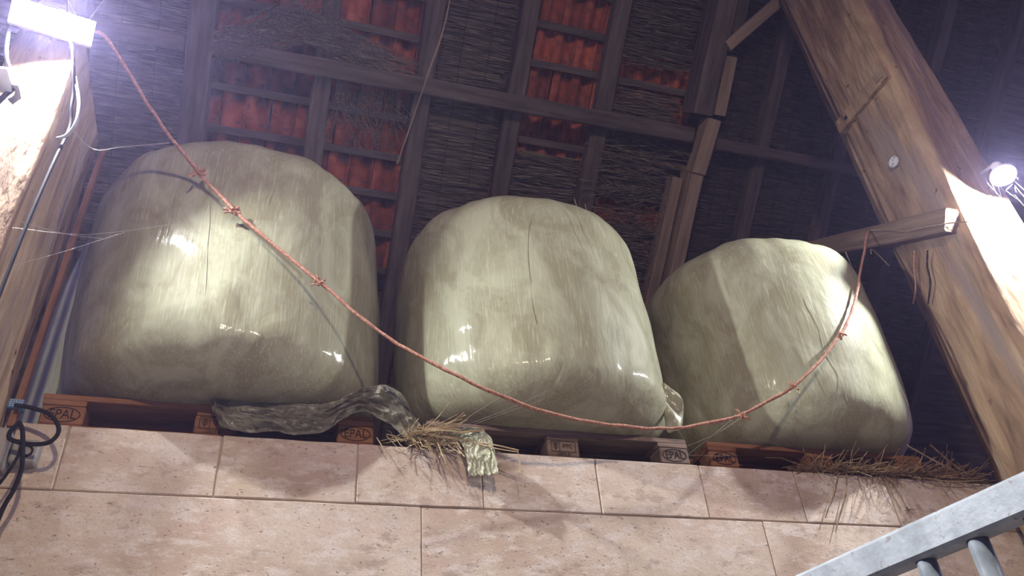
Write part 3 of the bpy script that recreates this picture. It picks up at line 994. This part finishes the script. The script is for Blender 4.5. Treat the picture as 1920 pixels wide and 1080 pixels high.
for _ in range(40):
    p = Vector((random.uniform(3.5, 3.7), -.012, random.uniform(-.01, .01)))
    mb.tube([p, p + Vector((random.gauss(0, .03), random.uniform(-.02, -.002), random.uniform(-.07, -.01)))], .0011, 3, False)
o = mb.build('hay_clump', M['straw_dark'], origin=(3.65, 0, 0)); tag(o, 'matted brown hay along the ledge under the right bale', 'hay', kind='stuff')

# ------------------------------------------------------------------ cord slung across the bales
cord = [(-0.012, -0.672, 1.325), (0.031, -0.655, 1.319), (0.129, -0.52, 1.262), (0.239, -0.4, 1.171), (0.411, -0.28, 1.036), (0.572, -0.285, 0.855), (0.756, -0.29, 0.685), (0.933, -0.29, 0.538), (1.074, -0.285, 0.419), (1.213, -0.28, 0.314),
        (1.358, -0.29, 0.227), (1.563, -0.3, 0.123), (1.781, -0.28, 0.06), (2.027, -0.22, 0.053), (2.288, -0.17, 0.07), (2.445, -0.16, 0.084), (2.627, -0.17, 0.119), (2.817, -0.19, 0.176), (3.089, -0.26, 0.317),
        (3.38, -0.28, 0.576), (3.581, -0.27, 0.821), (3.803, -0.2, 1.145), (4.09, -0.1, 1.545)]
cr = empty('cord', cord[0])
tag(cr, 'long knotted red-brown cord sagging in front of all three bales', 'cord')
pts = catmull(cord, 8)
pts = [p + noise.noise_vector(Vector((i * .35, 3, 1))) * .004 for i, p in enumerate(pts)]
mb = MB(); mb.tube(pts, .0074, 7, True, .12); mb.build('strand', M['twine'], cr, smooth=True)
for (px, dirx, n) in ((.415, 0, 16), (.575, 0, 18), (.93, 0, 8), (2.80, 0, 10), (3.05, 0, 5), (3.42, 0, 5)):
    c = min(pts, key=lambda p: abs(p.x - px))
    kb = MB()
    for q in range(n):
        a = c + Vector((random.uniform(-.022, .022), random.uniform(-.010, .006), random.uniform(-.02, .014)))
        b = a + Vector((random.gauss(0, .012), random.gauss(0, .006), random.gauss(0, .012)))
        kb.tube([a, (a + b) / 2 + Vector((0, -.004, 0)), b], random.uniform(.003, .006), 5)
    kb.build('knot', M['twine'], cr)

# thin twine on the brace and hanging down the right post
for lab, p, m, r in (
        ('thin grey twine running along the brace of the right post to the bulb', [(4.092, -.115, 1.53), (4.092, -.24, 1.43), (4.09, -.32, 1.35), (4.09, -.46, 1.265), (4.10, -.58, 1.19), (4.15, -.635, 1.16)], 'twine_grey', .004),
        ('short red twine end hanging on the right post below the brace, left one', [(4.13, -.289, 1.243), (4.135, -.239, 1.168), (4.135, -.19, 1.056), (4.15, -.12, 1.0)], 'twine', .005),
        ('short dark cord end hanging on the right post below the brace, right one', [(4.13, -.364, 1.183), (4.135, -.315, 1.11), (4.135, -.289, 1.019), (4.14, -.214, 0.93)], 'cable', .005),
        ('loose root-like twine beside the upper end of the sagging cord', [(4.04, -.09, 1.36), (4.08, -.07, 1.42), (4.14, -.05, 1.40), (4.19, -.045, 1.33)], 'twine_grey', .003)):
    mb = MB(); mb.tube(catmull(p, 6), r, 5, True, .2)
    o = mb.build('twine', M[m], origin=p[0]); tag(o, lab, 'twine')
p = [RF(1.66, 4.6, -.06), RF(1.70, 3.55, -.08), RF(1.61, 3.0, -.15), RF(1.57, 2.75, -.10), RF(1.50, 2.35, -.06)]
mb = MB(); mb.tube(catmull(p, 6), .006, 5, True, .3)
o = mb.build('twine', M['twine_grey'], origin=p[0]); tag(o, 'dusty twine dangling from the roof across the purlin, above the left bale', 'twine')

# ------------------------------------------------------------------ lamps
def revolve(c, axis, prof, n=24, cap=True):
    axis = Vector(axis).normalized()
    u = axis.cross(Vector((.3, 1, .2))).normalized(); v = axis.cross(u)
    vs = [c + axis * a + (u * math.cos(2 * math.pi * k / n) + v * math.sin(2 * math.pi * k / n)) * b for a, b in prof for k in range(n)]
    fs = [(i * n + k, i * n + (k + 1) % n, (i + 1) * n + (k + 1) % n, (i + 1) * n + k) for i in range(len(prof) - 1) for k in range(n)]
    if cap:
        fs.append(tuple((len(prof) - 1) * n + k for k in range(n))); fs.append(tuple(range(n))[::-1])
    mb = MB(); mb.add(vs, fs)
    return mb


def lamp(c, r, axis, wall_pt, label, strength, rim=0.0):
    """LED bulb: opaque plastic body above, glowing dome pointing along axis"""
    axis = Vector(axis).normalized()
    root = empty('lamp', wall_pt)
    tag(root, label, 'lamp')
    dome = [(0, r)] + [(r * math.sin(t), r * math.cos(t)) for t in [q * math.pi / 20 for q in range(1, 10)]] + [(r, .001)]
    revolve(c, axis, dome).build('bulb', emit('glowing_bulb', BULB_R, strength), root, smooth=True)
    revolve(c, axis, [(.004, r * 1.04), (.001, r * 1.55), (-.004, r * 1.55), (-.02, r * .98), (-.045, r * .62), (-.06, r * .5)]).build('bulb_body', M['white'], root, smooth=True)  # wide brim added to the body to block the bulb's upward light
    if rim > 0:
        revolve(c, axis, [(-.012, r * 1.02), (0, r * 1.12), (rim, r * 1.35), (rim, r * 1.40), (0, r * 1.17), (-.014, r * 1.06)], cap=False).build('reflector_rim', M['white'], root, smooth=True)
    s0 = c - axis * .06
    revolve(s0, axis, [(0, .022), (-.012, .026), (-.05, .026), (-.06, .015)]).build('socket', M['white'], root)
    w = Vector(wall_pt)
    mb = MB(); mb.tube(catmull([s0 - axis * .05, s0 - axis * .08, (w + s0 - axis * .08) / 2, w], 5), .009, 8); mb.build('bracket', M['cable_grey'], root)
    return root


lamp(RIGHT_LAMP, .044, (-.3, -.25, -1), (4.49, -.61, 1.60), 'glaring bare bulb on the right post wrapped in cobwebs', RIGHT_STRENGTH)
fl = empty('floodlight', (-.155, -.62, 1.30))
tag(fl, 'glaring white box floodlight at the head of the left post', 'lamp')
fh = Vector((0, 0, 1)).cross(LEFT_AIM).normalized()          # runs along the box
fv = LEFT_AIM.cross(fh).normalized()
fh, fv = fh * math.cos(.15) + Vector((0, 0, 1)) * math.sin(.15), fv
fh = (fh - LEFT_AIM * fh.dot(LEFT_AIM)).normalized(); fv = LEFT_AIM.cross(fh).normalized()


def fbox(name, hw, vw, d0, d1, m, c=LEFT_LAMP):
    vs = [c + fh * a * hw + fv * b * vw + LEFT_AIM * d for d in (d0, d1) for b in (-1, 1) for a in (-1, 1)]
    mb = MB().add(vs, [(0, 2, 3, 1), (4, 5, 7, 6), (0, 1, 5, 4), (2, 6, 7, 3), (0, 4, 6, 2), (1, 3, 7, 5)])
    return mb.build(name, m, fl)


fbox('housing', .138, .050, -.034, -.002, M['white'])
fbox('diffuser', .131, .043, -.002, .001, emit('glowing_diffuser', BULB_R, 45.0))
fbox('light_chip', .050, .034, .001, .0025, emit('glowing_chip', BULB_R, LEFT_STRENGTH))
mb = MB(); mb.tube([(-.155, -.615, 1.305), (-.155, -.685, 1.305)], .014, 10); mb.build('bracket', M['box'], fl)


# ------------------------------------------------------------------ cables and fittings on the left post
for nm, lab, p, m, r, cat in (
        ('cable', 'black cable running down the side of the left post', [(-.10, -.68, 1.29), (-.06, -.672, 1.20), (-.036, -.64, 1.102), (-.03, -.60, 1.057), (-.026, -.58, 0.992), (-.014, -.56, 0.901), (-.012, -.59, 0.699), (-.018, -.60, 0.405), (-.02, -.60, 0.105), (-.02, -.6, -.5)], 'cable', .006, 'cable'),
        ('cable', 'short pale cable bow standing off the left post below the floodlight', [(-.04, -.61, 1.12), (-.012, -.62, 1.04), (.012, -.625, .955), (.02, -.62, .87), (.0, -.60, .825), (-.03, -.59, .81)], 'cable_grey', .006, 'cable'),
        ('cable', 'grey cable hanging from the left end of the floodlight to the white fitting', [(-.29, -.665, 1.29), (-.26, -.70, 1.16), (-.22, -.74, 1.02), (-.18, -.755, .93), (-.155, -.75, .87)], 'cable_grey', .007, 'cable'),
        ('cable', 'black cable leaving the white fitting downward at the left picture edge', [(-.15, -.75, .86), (-.165, -.76, .80), (-.185, -.75, .72), (-.2, -.72, .5), (-.21, -.7, -.4)], 'cable', .009, 'cable'),
        ('cable', 'black cable loop in front of the left EPAL block', [(-.03, -.10, 0.012), (.024, -.10, 0.006), (.089, -.11, -0.021), (.129, -.12, -0.077), (.115, -.12, -0.123), (.061, -.11, -0.132), (-.005, -.10, -0.116), (-.018, -.10, -.09), (.0, -.10, -.05)], 'cable', .0075, 'cable'),
        ('cable', 'black cable hanging over the grey box and down the wall', [(.0, -.10, -0.05), (.022, -.11, -0.09), (.044, -.12, -0.17), (.055, -.12, -0.226), (.048, -.11, -0.294), (.03, -.10, -0.37), (.01, -.08, -.6)], 'cable', .0075, 'cable'),
        ('cable', 'thin black cable slanting from the grey box to the lower left', [(.033, -.10, -.13), (.022, -.10, -.20), (.0, -.10, -.27), (-.05, -.09, -.36)], 'cable', .005, 'cable')):
    mb = MB(); mb.tube(catmull(p, 6), r, 8); o = mb.build(nm, M[m], origin=p[0], smooth=True); tag(o, lab, cat)

# white pipe fitting with a blue plug, strapped to the front of the left post
pf = empty('pipe_fitting', (-.20, -.77, .85)); tag(pf, 'white pipe fitting with dark blue plug on the left post', 'pipe fitting')
mb = MB(); mb.tube([(-.30, -.76, .84), (-.19, -.78, .855), (-.155, -.785, .858)], [.046, .044, .040], 20); mb.build('pipe', M['white'], pf, smooth=True)
mb = MB(); mb.tube([(-.25, -.825, .80), (-.20, -.83, .80), (-.185, -.83, .80)], [.034, .034, .024], 16); mb.build('plug', M['blue'], pf, smooth=True)
mb = MB(); mb.tube([(-.16, -.75, .875), (-.135, -.76, .85), (-.13, -.75, .82), (-.15, -.74, .80)], .012, 8); mb.build('clamp', M['box'], pf, smooth=True)
mb = MB().box(-.24, -.21, -.78, -.61, .80, .83); mb.build('holder', M['box'], pf)

# blue woven band round the lath, grey box under it
bd = MB().box(-.062, -.012, -.082, -.035, .012, .046).build('woven_band', M['bluemesh'], None, origin=(-.037, -.06, .012)); chamfer(bd, .004)
tag(bd, 'small blue and white woven band round the lath at the left post foot', 'band')
for k in range(4):
    z = .018 + k * .0075
    mb = MB(); mb.tube([(-.064, -.083, z), (-.011, -.083, z), (-.0105, -.034, z)], .0012, 4); mb.build('thread', M['bluemesh2'], bd)
for k in range(6):
    x = -.058 + k * .0085
    mb = MB(); mb.tube([(x, -.0835, .013), (x, -.0835, .045)], .0011, 4); mb.build('thread', M['bluemesh2'], bd)
jb = empty('junction_box', (.03, -.03, -.17)); tag(jb, 'grey metal box on the wall beneath the left EPAL block', 'box')
chamfer(MB().box(-.012, .070, -.055, -.001, -.172, -.088).build('body', M['box'], jb), .006)
mb = MB(); mb.tube([(.034 + .02 * math.cos(t), -.057, -.132 + .02 * math.sin(t)) for t in [q * math.pi / 8 for q in range(17)]], .004, 6, False); mb.build('knockout_ring', M['hole'], jb)
jb2 = chamfer(MB().box(-.10, -.016, -.10, -.001, -.20, -.07).build('cable_bracket', M['box'], None, origin=(-.05, -.02, -.2)), .006)
tag(jb2, 'dull metal bracket cut by the left picture edge beside the grey box', 'bracket')
mb = MB()
mb.tube([(-.06, -.105, -.16), (-.03, -.105, -.20)], .008, 8); mb.build('screw', M['hole'], jb2)

# ------------------------------------------------------------------ cobwebs
def web(label, lines, r=.0008, m='web'):
    mb = MB()
    for l in lines:
        mb.tube(catmull(l, 4) if len(l) > 2 else l, r, 3, False)
    o = mb.build('cobweb', M[m], origin=lines[0][0]); tag(o, label, 'cobweb')


web('single dusty thread from the pale cable bow to the left bale', [[(.01, -.61, .85), (.06, -.47, .90), (.125, -.40, 1.0), (.263, -.25, 1.215)]], .0016)
web('fine spider threads from the left post to the front of the left bale', [[(-.055, -.60, .381), (.112, -.4, 0.55), (.391, -.262, 0.776)], [(-.055, -.5, .30), (.05, -.4, .46), (.2, -.3, .66)], [(-.055, -.55, .45), (.05, -.45, .5), (.15, -.36, .57)]], .0008)
web('fine threads from the straw tuft up to the cord', [[(1.49, -.05, .05), (1.70, -.2, .09), (1.88, -.24, .175)], [(1.50, -.05, .06), (1.62, -.15, .12), (1.76, -.24, .19)], [(1.52, -.05, .05), (1.65, -.15, .075), (1.85, -.24, .13)]], .0007)
web('small web under the cord at the right corner of the middle pallet', [[(2.46, -.16, .085), (2.55, -.06, .10), (2.625, .04, .09)], [(2.83, -.19, .176), (2.7, -.1, .11), (2.61, .03, .10)], [(2.75, -.18, .15), (2.68, -.1, .1), (2.61, .02, .06)], [(2.61, .03, .06), (2.72, .0, .05), (2.85, .0, .06)]], .0008)
lines = []
for q in range(14):
    a = RIGHT_LAMP + Vector((random.uniform(-.12, .10), random.uniform(-.02, .06), random.uniform(-.10, .05)))
    b = a + Vector((random.uniform(-.06, .06), random.uniform(-.02, .03), random.uniform(-.14, -.02)))
    b.y = min(b.y, -.615); a.y = min(a.y, -.615)
    lines.append([a, b])
web('dusty cobweb around the bulb on the right post', lines, .0007)
lines = []
for q in range(5):
    a = Vector((random.uniform(-.31, -.02), -.70, 1.345)); b = a + Vector((random.uniform(-.12, .15), random.uniform(-.08, .0), random.uniform(.08, .3)))
    lines.append([a, b])
lines.append([(-.31, -.66, 1.30), (-.30, -.70, 1.1), (-.28, -.70, .95)]); lines.append([(-.33, -.66, 1.28), (-.34, -.70, 1.05), (-.33, -.70, .93)])
web('bright cobweb strands above the floodlight on the left post', lines, .0010)

# ------------------------------------------------------------------ galvanised gate in front
gate = empty('metal_gate', (1.92, -1.7, -3.05)); tag(gate, 'galvanised steel gate with round bars in the lower right corner', 'gate')


def gx(y):
    return 1.905 + (-1.65 - y) * .15


def gtube(name, p0, p1, w, h, m):
    return beam(name, p0, p1, w, h, m, gate, side=(0, 0, 1), rough=0.0, seg=2, wane=.14)


ya, yb = -2.75, -.55
gtube('top_rail', (gx(ya), ya, -.985), (gx(yb), yb, -.985), .05, .062, M['galv'])
gtube('bottom_rail', (gx(ya), ya, -2.85), (gx(yb), yb, -2.85), .05, .062, M['galv'])
for y in (ya + .03, yb - .03):
    gtube('end_post', (gx(y), y, -3.05), (gx(y), y, -1.014), .055, .055, M['galv'])
y = -1.757 + 10 * .106
while y > ya + .08:
    mb = MB(); mb.tube([(gx(y), y, -2.82), (gx(y), y, -1.013)], .0175, 18, True); mb.build('bar', M['galv_dark'], gate, smooth=True)
    y -= .106

# ------------------------------------------------------------------ haze volume added to imitate the purple veil of lamp glare
dm = bpy.data.materials.new('glare_veil'); dm.use_nodes = True
nt = dm.node_tree
nt.nodes.remove(nt.nodes['Principled BSDF'])
vs_ = nt.nodes.new('ShaderNodeVolumeScatter')
vs_.inputs['Color'].default_value = (.62, .54, 1.0, 1)
vs_.inputs['Density'].default_value = .0045
vs_.inputs['Anisotropy'].default_value = .55
nt.links.new(vs_.outputs[0], nt.nodes['Material Output'].inputs['Volume'])
air = MB().box(-2.9, 8.9, -6.4, 5.4, -3.04, 6.4).build('glare_haze', dm, None, origin=(2, 0, -3.04))
tag(air, 'thin bluish haze added through the barn air to imitate lamp glare', 'haze', kind='stuff')
